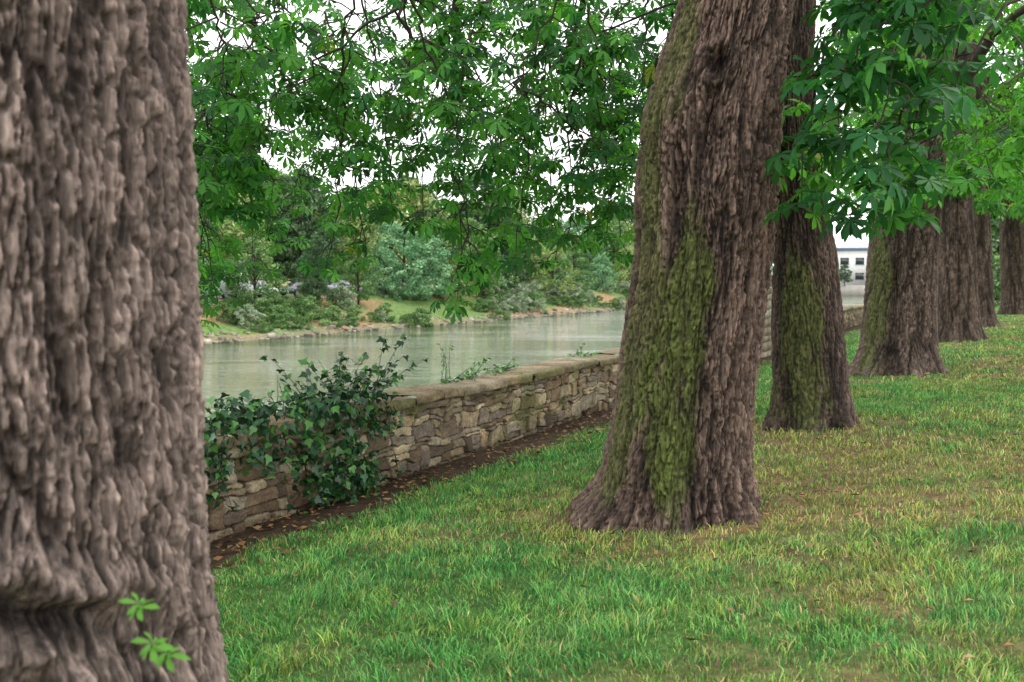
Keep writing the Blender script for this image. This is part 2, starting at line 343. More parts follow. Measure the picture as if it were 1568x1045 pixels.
def bough(lv,tw,start,tip,nt=12,size=.15,bright=.3,r0=.022,spread=1.0,k=5,u0=.2):
    start=np.array(start,float);tip=np.array(tip,float);d=tip-start
    mid=start+np.array([d[0]*.65,d[1]*.65,d[2]*.25])+rng.normal(0,.12,3)
    u=np.linspace(0,1,14)[:,None];P=(1-u)**2*start+2*u*(1-u)*mid+u*u*tip
    P[1:-1]+=rng.normal(0,.02,(12,3))
    tube(tw,P,np.linspace(r0,.004,14),5)
    for i in range(nt):
        uu=u0+(1-u0)*(i+rng.random()*.7)/nt;j=min(12,int(uu*13));fr=uu*13-j;p=P[j]*(1-fr)+P[j+1]*fr
        tg=P[j+1]-P[j];tg/=np.linalg.norm(tg)+1e-9
        o=rdir()*.9+tg*.5+np.array([0,0,rng.uniform(-.35,.25)]);o/=np.linalg.norm(o)
        L=rng.uniform(.15,.6)*spread*(1.15-.6*uu)
        q=p+o*L*.55+np.array([0,0,.02]);e=p+o*L+np.array([0,0,-.12*L])
        tube(tw,[p,q,e],[.007,.005,.003],4)
        leaf_cluster(lv,tw,e,o,k,size,bright)
        if L>.28: leaf_cluster(lv,tw,q,o,2,size*.85,bright)
    leaf_cluster(lv,tw,tip,np.array([0,0,-.6]),k+1,size,bright)
LA,TA=Leaves(),Acc();LB,TB=Leaves(),Acc()
tips=[(-3.17,1.17),(-3.05,1.9),(-2.85,1.63),(-2.95,1.35),(-2.6,1.75),(-2.4,2.1),(-2.26,1.95),(-1.86,1.72),(-1.65,2.1),(-1.47,1.80),(-1.2,2.3),(-.88,2.15),(-.55,1.36),(-.4,1.7),(-.32,1.60),(-.1,2.0),(.04,1.80),(.43,1.75),(.2,2.1),(.76,1.95),(1.05,1.85),(.9,2.3),(-2.9,2.3),(-2.5,2.5),(.25,2.4),(-.6,2.1),(-2.1,2.4),(.6,2.3),(-3.1,2.4),(.55,2.0),(.95,2.05),(1.2,2.3),(-.05,2.3),(.3,1.95),(.75,2.45),(1.1,2.6),(-3.2,1.6)]
for (tx,tz) in tips:
    d=rng.uniform(8.2,11.5);k=d/10
    tip=np.array([tx*k,d,1.6+(tz-1.6)*k]);h=rng.uniform(1.1,1.8)
    st=tip+np.array([rng.normal(0,.45),rng.normal(0,.5)-.5,h])
    L_,T_=(LA,TA) if tx<-1.2 else (LB,TB)
    bough(L_,T_,st,tip,9,.13,.5,.011,.7,4)
for i in range(92):
    d=rng.uniform(7.0,12.5);k=d/10;tx=rng.uniform(-3.9,1.5)
    lo=2.65+ .35*math.sin(tx*2.1+1)+.25*math.sin(tx*5)
    tz=lo+rng.random()**1.15*(4.7-lo)
    if tx<-2.3 and rng.random()<.4: tz=rng.uniform(2.2,3.4)
    tip=np.array([tx*k,d,1.6+(tz-1.6)*k])
    st=tip+np.array([rng.normal(0,.9),rng.normal(0,.7)-.4,rng.uniform(.6,1.5)])
    L_,T_=(LA,TA) if tx<-1.2 else (LB,TB)
    bough(L_,T_,st,tip,8,.138,.38 if tz<3.6 else .22,.012,.9,4)
def limb(acc,pts,r0,r1,n=10):
    P=np.array(pts,float);u=np.linspace(0,1,len(P));uu=np.linspace(0,1,24)
    Q=np.stack([np.interp(uu,u,P[:,i]) for i in range(3)],-1)
    for _ in range(2): Q[1:-1]=(Q[:-2]+Q[1:-1]*2+Q[2:])/4
    Q[1:-1]+=rng.normal(0,.025,(22,3));tube(acc,Q,np.linspace(r0,r1,24),n)
limb(TA,[(-1.6,2.7,5.2),(-2.2,5,6.2),(-2.6,8,6.2),(-3,11,5.2),(-3.1,12.5,4.4)],.2,.04)
limb(TA,[(-1.6,2.7,5.8),(-1.4,5.5,6.8),(-1.2,8.5,6.3),(-1.3,11,5.0)],.18,.03)
limb(TB,[(1.6,7,5.2),(.8,8,6.2),(.0,9.5,6.0),(-.6,11,4.8),(-.7,11.6,3.6)],.18,.025)
limb(TB,[(1.7,7,5.6),(1.0,9,6.4),(.9,11,5.6),(.7,12.5,4.2)],.16,.025)
limb(TB,[(.1,9.6,5.6),(.25,9.4,4.4),(.3,9.3,3.7),(.05,9.3,3.2),(-.1,9.2,2.9)],.035,.012,6)
limb(TB,[(.9,10.6,5.6),(.5,10.2,4.6),(.35,10,3.6),(.6,9.9,2.8)],.03,.01,6)
limb(TA,[(-1.2,9.6,5.6),(-1.1,9.6,4.4),(-.95,9.5,3.6),(-1.0,9.5,3.0)],.03,.01,6)
LC,TC=Leaves(),Acc()
for (tx,ty,tz) in [(2.03,6,1.98),(2.38,6.2,2.0),(1.82,6.3,2.05),(1.95,6,2.45),(2.15,6,2.3),(2.67,6.5,2.3),(2.05,6.2,2.75),(2.3,6.1,2.9),(2.6,6.3,2.75),(2.05,6.4,3.0),(2.2,6.4,3.3),(2.7,6.6,3.2),(2.5,6.2,3.5),(3.0,6.9,2.9),(2.2,6.6,3.6)]:
    bough(LC,TC,(tx+rng.uniform(.2,.9),ty+rng.uniform(-.2,.6),tz+rng.uniform(.7,1.3)),(tx,ty,tz),5,.16,.0,.014,.6,4,.35)
limb(TC,[(1.8,7,5.2),(2.4,6.7,5.4),(2.9,6.6,4.6),(2.9,6.6,3.9)],.12,.03)
LD,TD=Leaves(),Acc();LE,TE=Leaves(),Acc()
for i in range(150):
    s=rng.uniform(9.5,46);t=rng.uniform(-3.4,4.2)
    if s<13 and t>2:continue
    x,y=W(s,t)
    zb=1.6+ y*(.055+.05*rng.random())
    if rng.random()<.65: zb+=rng.random()*y*.2
    zb=max(zb,2.6)
    if rng.random()<.12: zb-=.02*y
    L_,T_=(LD,TD) if s<22 else (LE,TE)
    sp=1.0+s*.03
    bough(L_,T_,(x+rng.normal(0,.8),y+rng.normal(0,.8),zb+rng.uniform(.8,1.8)),(x,y,zb),int(7+s*.1),.155+.003*s,.8,.014,sp,5)
for T_,(bx,by,b0) in ((TD,(3.2,11,5.2)),(TD,(6.9,17,5.5)),(TE,(11,24.8,6)),(TE,(14.6,31.5,6)),(TE,(20.4,41,6)),(TE,(26.5,52,6))):
    for a in range(5):
        d=rdir();limb(T_,[(bx,by,b0),(bx+d[0]*1.2,by+d[1]*1.2,b0+1.2),(bx+d[0]*3,by+d[1]*3,b0+1.6),(bx+d[0]*4.2,by+d[1]*4.2,b0+.8)],.16,.03)
for (bx,by,pr) in ((-1.5,2.6,near),(1.8,7,t1),(3.2,11,t2),(7,17,t3),(11,24.8,t4),(14.6,31.5,t5),(20.4,41,t6),(26.5,52,t7)):
    LH=Leaves()
    for i in range(200):
        d=rng.normal(0,1,3);d/=np.linalg.norm(d);rr=rng.uniform(.6,1)
        p=np.array([bx,by,9.2])+d*rr*np.array([3.4,3.4,2.2])
        LH.add(p,rdir()+[0,0,-.3],np.array([0,0,1])+.3*rng.normal(0,1,3),.33,lcol(.3))
    LH.build('upper_crown',M_leaf,pr,LT5)
LA.build('foliage',M_leaf,near);TA.make('branches',M_twig,near,True)
LB.build('foliage',M_leaf,t1);TB.make('branches',M_twig,t1,True)
LC.build('foliage_lower',M_leaf,t2);TC.make('branches_lower',M_twig,t2,True)
LD.build('foliage',M_leaf,t3);TD.make('branches',M_twig,t3,True)
LE.build('foliage',M_leaf,t4);TE.make('branches',M_twig,t4,True)
# sprout on near trunk
LS,TS=Leaves(),Acc()
pb=np.array([-.80,2.12,.83])
for q in ((.02,-.08,.08),(.05,-.09,.0),(.07,-.06,-.03)):
    e=pb+np.array(q);tube(TS,[pb,(pb+e)/2+[0,0,.01],e],[.004,.003,.002],5)
    LS.add(e,np.array([q[0]*3+.2,q[1],.1]),np.array([0,-.5,1.]),.045,np.array([.13,.32,.05]))
    LS.add(e+np.array([.0,0,.01]),np.array([-.3,-.2,.2]),np.array([0,-.8,1.]),.038,np.array([.12,.30,.05]))
LS.build('sprout_leaves',M_leaf,near,LT5);TS.make('sprout_stem',M_twig,near)
# ---------------- stone wall ----------------
wall=empty('stone_wall');WT=-5.05;wz0=-.42
def wall_face(s0,s1,res,seed,name):
    ns=int((s1-s0)/res);nzv=int((.385+.42)/min(res,.02))+1
    sv=np.linspace(s0,s1,ns);zv=np.linspace(wz0,.385,nzv)
    SG,ZG=np.meshgrid(sv,zv)
    zw=ZG+.10*(fbm(SG*.9,ZG*1.2,0*SG,2,91)-.5)*2+.045*(fbm(SG*5,ZG*5,0*SG,2,93)-.5)*2
    sw=SG+.06*(fbm(SG*5,ZG*5,0*SG,2,94)-.5)*2
    rows=[wz0-.3];rr=random.Random(5)
    while rows[-1]<.6: rows.append(rows[-1]+rr.choice([.09,.12,.14,.17,.19]))
    rows=np.array(rows);ri=np.clip(np.searchsorted(rows,zw)-1,0,len(rows)-2)
    lo=rows[ri];hi=rows[ri+1];rf=ri.astype(float)
    sc_=.17+.16*h01(rf,rf*0,rf*0,3)
    q=sw/sc_+ri*.37+ (zw-lo)/(hi-lo)*.5*(h01(rf,np.floor(sw*3),rf*0,4)-.5)
    qi=np.floor(q);J=lambda a:(h01(a,rf,qi*0,7)-.5)*.85
    left=qi+J(qi);right=qi+1+J(qi+1)
    cell=np.where(q<left,qi-1,np.where(q>right,qi+1,qi))
    L_=np.where(q<left,qi-1+J(qi-1),np.where(q>right,right,left));R_=np.where(q<left,left,np.where(q>right,qi+2+J(qi+2),right))
    dv=np.minimum(q-L_,R_-q)*sc_
    sp=h01(cell,rf,qi*0,12)<.45;midz=lo+(hi-lo)*(.35+.3*h01(cell,rf,qi*0,13))+(q-(L_+R_)/2)*.05*(h01(cell,rf,qi*0,14)-.5)
    up=(zw>midz)&sp
    lo2=np.where(up,midz,lo);hi2=np.where(sp&~up,midz,hi)
    dh=np.minimum(zw-lo2,hi2-zw);d=np.minimum(dv,dh)
    d=np.where((dv<.025)&(dh<.025),.025-np.hypot(.025-dv,.025-dh),d)
    d=d+.016*(fbm(SG*22,ZG*22,0*SG,3,95)-.5)
    ID=rf+50*up
    i1=h01(cell,ID,qi*0,15);i2=h01(cell,ID,qi*0,16);i3=h01(cell,ID,qi*0,17)
    st=sm(.001,.009,d)
    tilt=(i2-.5)*.10*(q-(L_+R_)/2)+(i3-.5)*.3*(zw-(lo2+hi2)/2)
    out=st*(.015+.035*i1+tilt)+.022*(fbm(SG*14,ZG*18,0*SG,4,96)-.5)*(.3+st)
    x,y=W(SG,WT-.05+out)
    pal=np.array([[.34,.255,.155],[.28,.215,.145],[.42,.34,.22],[.22,.18,.14],[.20,.14,.09],[.33,.28,.20],[.15,.115,.08]])
    C=pal[(i2*6.99).astype(int)]*(.7+.6*i3[...,None])*(.5+1.0*fbm(SG*9,ZG*14,0*SG,4,97)[...,None])
    C=C*st[...,None]+(1-st[...,None])*np.array([.085,.062,.038])
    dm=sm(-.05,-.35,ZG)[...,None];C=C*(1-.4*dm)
    ms=np.clip((fbm(SG*2.2,ZG*3,0*SG,4,98)-.54)*5,0,.6)[...,None];C=C*(1-ms)+ms*np.array([.10,.11,.035])
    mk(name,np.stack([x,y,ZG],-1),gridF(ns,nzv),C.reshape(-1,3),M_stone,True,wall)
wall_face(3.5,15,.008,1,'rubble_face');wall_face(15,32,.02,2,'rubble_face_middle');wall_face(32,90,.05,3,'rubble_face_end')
bk=Acc()
for s0,s1 in((-30,3.49),(3.5,90),(90.01,600)):
    c=W((s0+s1)/2,-5.32);v,f=box((c[0],c[1],-1.55),(.4 if s0>0 and s1<100 else .5,s1-s0,3.75),-math.radians(26.1));bk.add(v,f,(.22,.18,.12))
bk.make('wall_core',M_stone,wall)
cp=Acc();s=2.0;rr=random.Random(9)
while s<90:
    L=rr.uniform(.35,1.1)
    nsx=max(8,int(L/.025))
    sv=np.linspace(s+.004,s+L-.004,nsx)
    prof=[(-5.55,.36)]+[(-5.55,z) for z in(.40,.44)]+[(-5.54,.455)]+[(t_,.46) for t_ in(-5.45,-5.35,-5.25,-5.15,-5.08)]+[(-5.035,.456),(-5.02,.44),(-5.018,.42),(-5.02,.40),(-5.02,.38),(-5.03,.365),(-5.06,.36)]
    prof=np.array(prof);dz=rr.uniform(-.018,.012);dt=rr.uniform(-.012,.018);tl=rr.uniform(-.02,.02)
    SG=np.repeat(sv[None],len(prof),0);TG=np.repeat(prof[:,0:1],nsx,1)+dt;ZG=np.repeat(prof[:,1:2],nsx,1)+dz+tl*(SG-s)
    nz_=fbm(SG*9,TG*11,ZG*11,4,55)-.5;nl=fbm(SG*2.5,TG*3,ZG*3,2,58)-.5;ed=np.minimum(SG-s,s+L-SG)
    TG=TG+nz_*.04+nl*.03-.015*(TG>-5.3)*np.exp(-ed/.012);ZG=ZG+nz_*.03+nl*.03-.01*np.exp(-ed/.012)
    x,y=W(SG,TG);cl=np.array(rr.choice([(.25,.19,.115),(.22,.18,.12),(.19,.145,.09),(.27,.22,.15)]))
    C=cl*(.4+1.2*fbm(SG*6,TG*6,ZG*6,4,56)[...,None]);ms=np.clip((fbm(SG*1.5,TG*3,ZG*3,3,57)-.5)*4,0,.6)[...,None];C=C*(1-ms)+ms*np.array([.10,.115,.035])
    cp.add(np.stack([x,y,ZG],-1).reshape(-1,3),gridF(nsx,len(prof)),C.reshape(-1,3))
    s+=L
cp.make('coping_slabs',M_cop,wall,True)
pl=Acc();px,py=W(23.9,-5.3)
rr=random.Random(3);z=-.5
while z<1.55:
    hh=rr.uniform(.14,.22);sp=rr.uniform(-.08,.08);g=rr.choice([(.34,.29,.22),(.40,.34,.26),(.29,.24,.18)])
    v,f=box((*W(23.9-.22+sp/2,-5.3),z+hh/2),(.72+rr.uniform(0,.03),.41+sp,hh-.012),-math.radians(26.1));pl.add(v,f,g)
    v,f=box((*W(23.9+.22+sp/2,-5.3),z+hh/2),(.72+rr.uniform(0,.03),.41-sp,hh-.014),-math.radians(26.1));pl.add(v,f,np.array(g)*.85)
    z+=hh
v,f=box((px,py,z+.06),(.9,1.0,.12),-math.radians(26.1));pl.add(v,f,(.36,.32,.25))
pl.make('stone_gate_pillar',M_stone)
# ---------------- ivy ----------------
ivy=empty('ivy_plant')
def ivy_t():
    pts=[(0,0),(.0,.38),(.35,.48),(.45,.25),(1.0,0),(.45,-.25),(.35,-.48),(0,-.38)]
    V=[[.3,0,-.05]]+[[a,b,.06*abs(b)*2-.15*a*a] for a,b in pts];F=[[0,i,i%8+1] for i in range(1,9)]
    return np.array(V,float),np.array([[a,b,c] for a,b,c in F])
IT=ivy_t();LI,TI=Leaves(),Acc()
gi=np.array([.018,.070,.026]);gi2=np.array([.06,.18,.035])
blobs=[(6.75,-4.97,.18,.46,.11,.34,280),(6.95,-4.93,-.1,.32,.11,.28,190),(6.5,-4.97,.0,.3,.08,.3,90),(6.3,-5.15,.48,.75,.34,.09,250),(5.3,-5.15,.46,.7,.34,.09,270),(7.2,-5.15,.50,.38,.3,.09,150),(6.75,-5.1,.52,.4,.26,.10,110),(5.95,-5.2,.58,.2,.2,.12,60),(4.6,-5.1,.4,.6,.3,.3,250),(5.2,-4.98,.2,.25,.07,.22,50),(5.7,-4.98,.28,.3,.07,.10,50)]
for (bs,bt,bz,rs,rt,rz,n) in blobs:
    for i in range(n):
        d=rng.normal(0,1,3);d/=np.linalg.norm(d);q=rng.uniform(.6,1.3)
        s=bs+d[0]*rs*q;t=bt+d[1]*rt*q;z=bz+d[2]*rz*q
        if z<-.36 or (t<-5.06 and z<.44 and t>-5.55):continue
        x,y=W(s,t);nx,ny=W(d[0]/rs,d[1]/rt+.8);nv=np.array([nx,ny,d[2]/rz+1.2]);nv/=np.linalg.norm(nv);nv+=rng.normal(0,.45,3)
        f=rdir()*.6+np.array([0,0,-.8])+rng.normal(0,.2,3)
        LI.add(np.array([x,y,z]),f,nv,rng.uniform(.04,.09),(gi if rng.random()<.7 else gi2)*rng.uniform(.6,1.4))
def shoots(lst,c1,c2,szr):
    for (bs,bt,bz,ds,dt_,dz,L,k) in lst:
        p=np.array([*W(bs,bt),bz]);dx,dy=W(ds,dt_);d=np.array([dx,dy,dz]);d/=np.linalg.norm(d);P=[p]
        for i in range(8):
            d=d+rng.normal(0,.12,3)+[0,0,-.05];d/=np.linalg.norm(d);P.append(P[-1]+d*L/8)
        tube(TI,P,np.linspace(.005,.0015,9),4)
        for i in range(k):
            j=rng.integers(1,9);o=rdir()*.8+rng.normal(0,.3,3)
            LI.add(P[j]+o*.02,o+[0,0,-.3],np.array([0,-.3,1])+rng.normal(0,.4,3),rng.uniform(*szr),(c1 if rng.random()<.6 else c2)*rng.uniform(.7,1.3))
shoots([(7.15+rng.normal(0,.3),-5.15,.5,rng.normal(.5,.6),rng.normal(0,.4),.9,rng.uniform(.25,.6),13) for _ in range(26)],gi,gi2,(.045,.085))
shoots([(7.5,-5.15,.5,1.0,.1,.85,.85,26),(7.5,-5.1,.5,.8,.1,1.0,.7,22),(7.4,-5.2,.5,.7,0,.6,.9,26),(7.6,-5.2,.45,.9,0,.7,.8,24)],gi,gi2,(.045,.085))
shoots([(6.3+rng.normal(0,.6),-5.15,.48,rng.normal(0,.6),rng.normal(0,.4),1.1,rng.uniform(.15,.38),10) for _ in range(26)],gi,gi2,(.045,.085))
shoots([(5.3+rng.normal(0,.4),-5.15,.5,rng.normal(0,.6),rng.normal(0,.4),1.2,rng.uniform(.15,.34),11) for _ in range(16)],gi,gi2,(.045,.085))
shoots([(6.9+rng.normal(0,.35),-4.88,.0,rng.normal(0,.6),.2,-1,rng.uniform(.15,.35),12) for _ in range(16)],gi,gi2,(.04,.075))
shoots([(rng.uniform(5,6.6),-4.98,.38,rng.normal(0,.3),.1,-1,rng.uniform(.15,.5),12) for _ in range(12)],gi,gi2,(.04,.075))
shoots([(rng.uniform(7.2,7.7),-4.98,.42,rng.normal(.3,.3),.1,-.8,rng.uniform(.15,.4),12) for _ in range(8)],gi,gi2,(.04,.07))
gy1=np.array([.10,.28,.04]);gy2=np.array([.05,.16,.03])
shoots([(rng.uniform(9.3,11.2),-5.5,.43,rng.normal(0,1),rng.normal(.3,.3),.3,rng.uniform(.15,.36),12) for _ in range(34)],gy1,gy2,(.03,.06))
shoots([(rng.uniform(9.4,9.9),-5.5,.42,rng.normal(0,.3),0,1.5,rng.uniform(.3,.5),9) for _ in range(4)],gy1,gy2,(.03,.05))
shoots([(rng.uniform(13.0,14.2),-5.5,.42,rng.normal(0,1),.3,.4,rng.uniform(.1,.3),10) for _ in range(14)],gy1,gy2,(.03,.06))
LI.build('ivy_leaves',M_ivy,ivy,IT);TI.make('ivy_stems',M_twig,ivy)
# ---------------- river ----------------
WZ=-2.9
m,nt,o=newmat('river_water');L=nt.links
p=nt.nodes.new('ShaderNodeBsdfPrincipled');p.inputs['Base Color'].default_value=(.07,.10,.038,1);p.inputs['Roughness'].default_value=.04;p.inputs['IOR'].default_value=1.33;p.inputs['Specular IOR Level'].default_value=.5
tc=nt.nodes.new('ShaderNodeTexCoord');mp=nt.nodes.new('ShaderNodeMapping');mp.inputs['Rotation'].default_value=(0,0,math.radians(-6));mp.inputs['Scale'].default_value=(.26,.75,1)
L.new(tc.outputs['Object'],mp.inputs[0])
n1_=nt.nodes.new('ShaderNodeTexNoise');n1_.inputs['Scale'].default_value=1.0;n1_.inputs['Detail'].default_value=5;n1_.inputs['Roughness'].default_value=.6
n2_=nt.nodes.new('ShaderNodeTexNoise');n2_.inputs['Scale'].default_value=.22;n2_.inputs['Detail'].default_value=3
L.new(mp.outputs[0],n1_.inputs[0]);L.new(mp.outputs[0],n2_.inputs[0])
mr=nt.nodes.new('ShaderNodeMapRange');mr.inputs[1].default_value=.40;mr.inputs[2].default_value=.60;mr.inputs[3].default_value=.18;mr.inputs[4].default_value=1.0;L.new(n2_.outputs[0],mr.inputs[0])
bp=nt.nodes.new('ShaderNodeBump');bp.inputs['Distance'].default_value=1.2;L.new(mr.outputs[0],bp.inputs['Strength']);L.new(n1_.outputs[0],bp.inputs['Height']);L.new(bp.outputs[0],p.inputs['Normal']);L.new(p.outputs[0],o.inputs[0])
q=[W(-200,-5.4),W(900,-5.4),W(900,-60),W(-200,-60)]
mk('river_water',[(a,b_,WZ) for a,b_ in q],np.array([[0,3,2,1]]),None,m)
# ---------------- far bank ----------------
S=np.concatenate([np.linspace(-60,200,330),np.geomspace(205,1500,40)]);T=np.concatenate([[-1500,-800,-400,-200,-120,-90,-75],np.linspace(-66,-44,45)])
sg,tg=np.meshgrid(S,T);x,y=W(sg,tg)
def edge_(s): return -47.5+2.2*(fbm(s*.05,0*s,0*s,3,40)-.5)+1.6*(fbm(s*.3,0*s,0*s,3,47)-.5)
u=edge_(sg)-tg
def bankz(s,t):
    u=edge_(s)-t
    return WZ+np.interp(u,[-4,-.2,0,.7,4,8.3,9.5,30,1500],[-1.5,-.2,.02,.3,1.0,2.6,2.7,2.8,10])+.2*(fbm(s*.4,t*.4,0*s,3,41)-.5)*(u>1)*(u<9)
zb=bankz(sg,tg);nn=fbm(sg*.15,tg*.3,0*sg,4,42)
C=np.array([.12,.19,.06])*(1-sm(.46,.62,nn))[...,None]+np.array([.28,.18,.10])*sm(.46,.62,nn)[...,None]
st=(sm(1.0,.2,u))[...,None];C=C*(1-st)+st*np.array([.18,.16,.11]);rd=((u>9.6)&(u<17))[...,None];C=np.where(rd,np.array([.13,.125,.12]),C)
mk('far_bank_terrain',np.stack([x,y,zb],-1),gridF(len(S),len(T)),C.reshape(-1,3),M_bank,True)
rk=Acc()
for i in range(1500):
    s=rng.uniform(20,200);e=float(edge_(np.array(s)));t=e-rng.uniform(-.6,1.7);r=abs(rng.normal(.1,.18))+.06
    v,f=box((0,0,0),(2,1.6,1.0));v=v*(1+rng.normal(0,.22,v.shape));v*=r*.5;a=rng.uniform(0,6);v=np.stack([v[:,0]*math.cos(a)-v[:,1]*math.sin(a),v[:,0]*math.sin(a)+v[:,1]*math.cos(a),v[:,2]],-1)
    X,Y=W(s,t);v=v+[X,Y,WZ+.06+max(0,(e-t))*.3];rk.add(v,f,np.array([.34,.31,.25])*rng.uniform(.3,1.3))
rk.make('riverbank_rocks',M_bank)
def crown_mesh(name,H,R,nc,nl,ls,c1,c2,low=.18,seed=0,trunk_=True):
    r_=np.random.default_rng(seed)
    V=[];C=[]
    for i in range(nc):
        u=r_.uniform(0,1);z=H*(low+(1-low)*u);pr=R*(math.sin(math.pi*min(1,(.12+.88*u)**.75)))**.6 if u<1 else 0
        a=r_.uniform(0,6.283);rad=pr*math.sqrt(r_.uniform(.15,1))*r_.uniform(.75,1.2);c=np.array([math.cos(a)*rad,math.sin(a)*rad,z])
        cr=R*r_.uniform(.13,.27);d=r_.normal(0,1,(nl,3));d/=np.linalg.norm(d,axis=1)[:,None];P=c+d*cr*r_.uniform(.5,1.15,(nl,1))*[1,1,.7]
        A=r_.normal(0,1,(nl,3));A/=np.linalg.norm(A,axis=1)[:,None];B=np.cross(A,d+.6*r_.normal(0,1,(nl,3)));B/=np.linalg.norm(B,axis=1)[:,None]
        s_=ls*r_.uniform(.5,1.2,(nl,1));Q=np.stack([P-A*s_,P+B*s_*.5,P+A*s_,P-B*s_*.5],1);V.append(Q.reshape(-1,3))
        m_=r_.random();cc=(np.array(c1)*(1-m_)+np.array(c2)*m_)*r_.uniform(.6,1.35,(nl,1));C.append(np.repeat(cc,4,0))
    V=np.vstack(V);C=np.vstack(C);n=len(V)//4;F=(np.arange(n)*4)[:,None]+np.arange(4)
    ob=mk(name,V,F,C,M_far);me=ob.data;bpy.data.objects.remove(ob)
    tm=None
    if trunk_:
        a=Acc();tube(a,[(0,0,-.5),(0,0,H*.3),(R*.05,0,H*.6),(R*.1,0,H*.85)],[H*.022,H*.018,H*.012,.03],7)
        for k in range(7):
            an=r_.uniform(0,6.28);zz=H*r_.uniform(.2,.5);tube(a,[(0,0,zz),(math.cos(an)*R*.35,math.sin(an)*R*.35,zz+H*.15),(math.cos(an)*R*.7,math.sin(an)*R*.7,zz+H*.25)],[H*.009,H*.006,.02],5)
        ob=a.make(name+'_trunk',M_twig);tm=ob.data;bpy.data.objects.remove(ob)
    return me,tm
kinds=[crown_mesh('tree_a',10.5,4.2,110,75,.2,(.07,.16,.055),(.20,.33,.11),.12,1),  # most distant crown greens painted lighter, putting the haze into the colour
 crown_mesh('tree_b',9,3.6,90,80,.2,(.12,.28,.13),(.27,.46,.24),.06,2),
 crown_mesh('tree_c',11.5,3.8,100,75,.22,(.04,.09,.04),(.12,.20,.09),.15,3),
 crown_mesh('tree_d',9.5,4.6,100,75,.2,(.14,.24,.08),(.34,.42,.15),.12,4)]
bush=[crown_mesh('bush_a',2.2,1.5,40,60,.12,(.07,.16,.055),(.20,.34,.12),.02,5,False),crown_mesh('bush_b',2.8,1.7,44,60,.12,(.20,.28,.16),(.40,.47,.33),.02,6,False),crown_mesh('bush_c',1.6,1.9,34,60,.11,(.05,.12,.045),(.16,.27,.08),.02,7,False)]
dt=empty('distant_trees');db=empty('riverbank_bushes')
def inst(kind,x,y,z,sc_,par,nm,zs=1):
    r=rng.uniform(0,6.28)
    for i,me in enumerate(kind):
        if me is None: continue
        ob=bpy.data.objects.new(nm if i==0 else nm+'_trunk',me);sc.collection.objects.link(ob);ob.location=(x,y,z);ob.rotation_euler=(0,0,r);ob.scale=(sc_*rng.uniform(.9,1.15),sc_,sc_*zs*rng.uniform(.85,1.1)) if i==0 else (sc_,)*3;ob.parent=par
for row,(t0,n,sm_) in enumerate(((-66,36,1.1),(-73,32,1.4),(-82,28,1.7),(-96,26,1.9))):
    for i in range(n):
        s=38+i*(170/n)*(1+.02*i)+rng.normal(0,2);t=t0+rng.normal(0,1.5);x,y=W(s,t)
        inst(kinds[rng.integers(0,4)],x,y,-.6,sm_*rng.uniform(.6,1.15),dt,'tree')
for s,k,sc_ in((88,1,1.0),(92,1,.85),(64,0,.6),(72,2,.5),(85,1,.6),(97,3,.6),(104,0,.75),(112,2,.7),(121,3,.7),(58,1,.7),(134,0,.8),(145,1,.7),(158,3,.8),(170,2,.7),(127,1,.6),(78,0,.5),(108,1,.6)):
    x,y=W(s,-55.3+rng.normal(0,.8));inst(kinds[k],x,y,-1.0,sc_,dt,'tree')
for i in range(580):
    s=rng.uniform(38,190);u=rng.uniform(.2,8.8);t=-47.5-u
    if float(vn(np.array(s*.11),np.array(u*.35),np.array(0.),77))<.38: continue
    x,y=W(s,t);inst(bush[rng.integers(0,3)],x,y,float(bankz(np.array(s),np.array(t)))-.1,rng.uniform(.3,1.2)*(.75 if u<5 else .65),db,'bush')
for i in range(26):
    s=rng.uniform(62,120);t=rng.uniform(-4,26);x,y=W(s,t);inst(kinds[rng.integers(0,4)],x,y,.2,rng.uniform(.9,1.3),dt,'tree')
for i in range(40):
    s=rng.uniform(58,75);t=rng.uniform(-4,22);x,y=W(s,t);inst(bush[rng.integers(0,3)],x,y,.1,rng.uniform(.8,1.4),db,'bush')
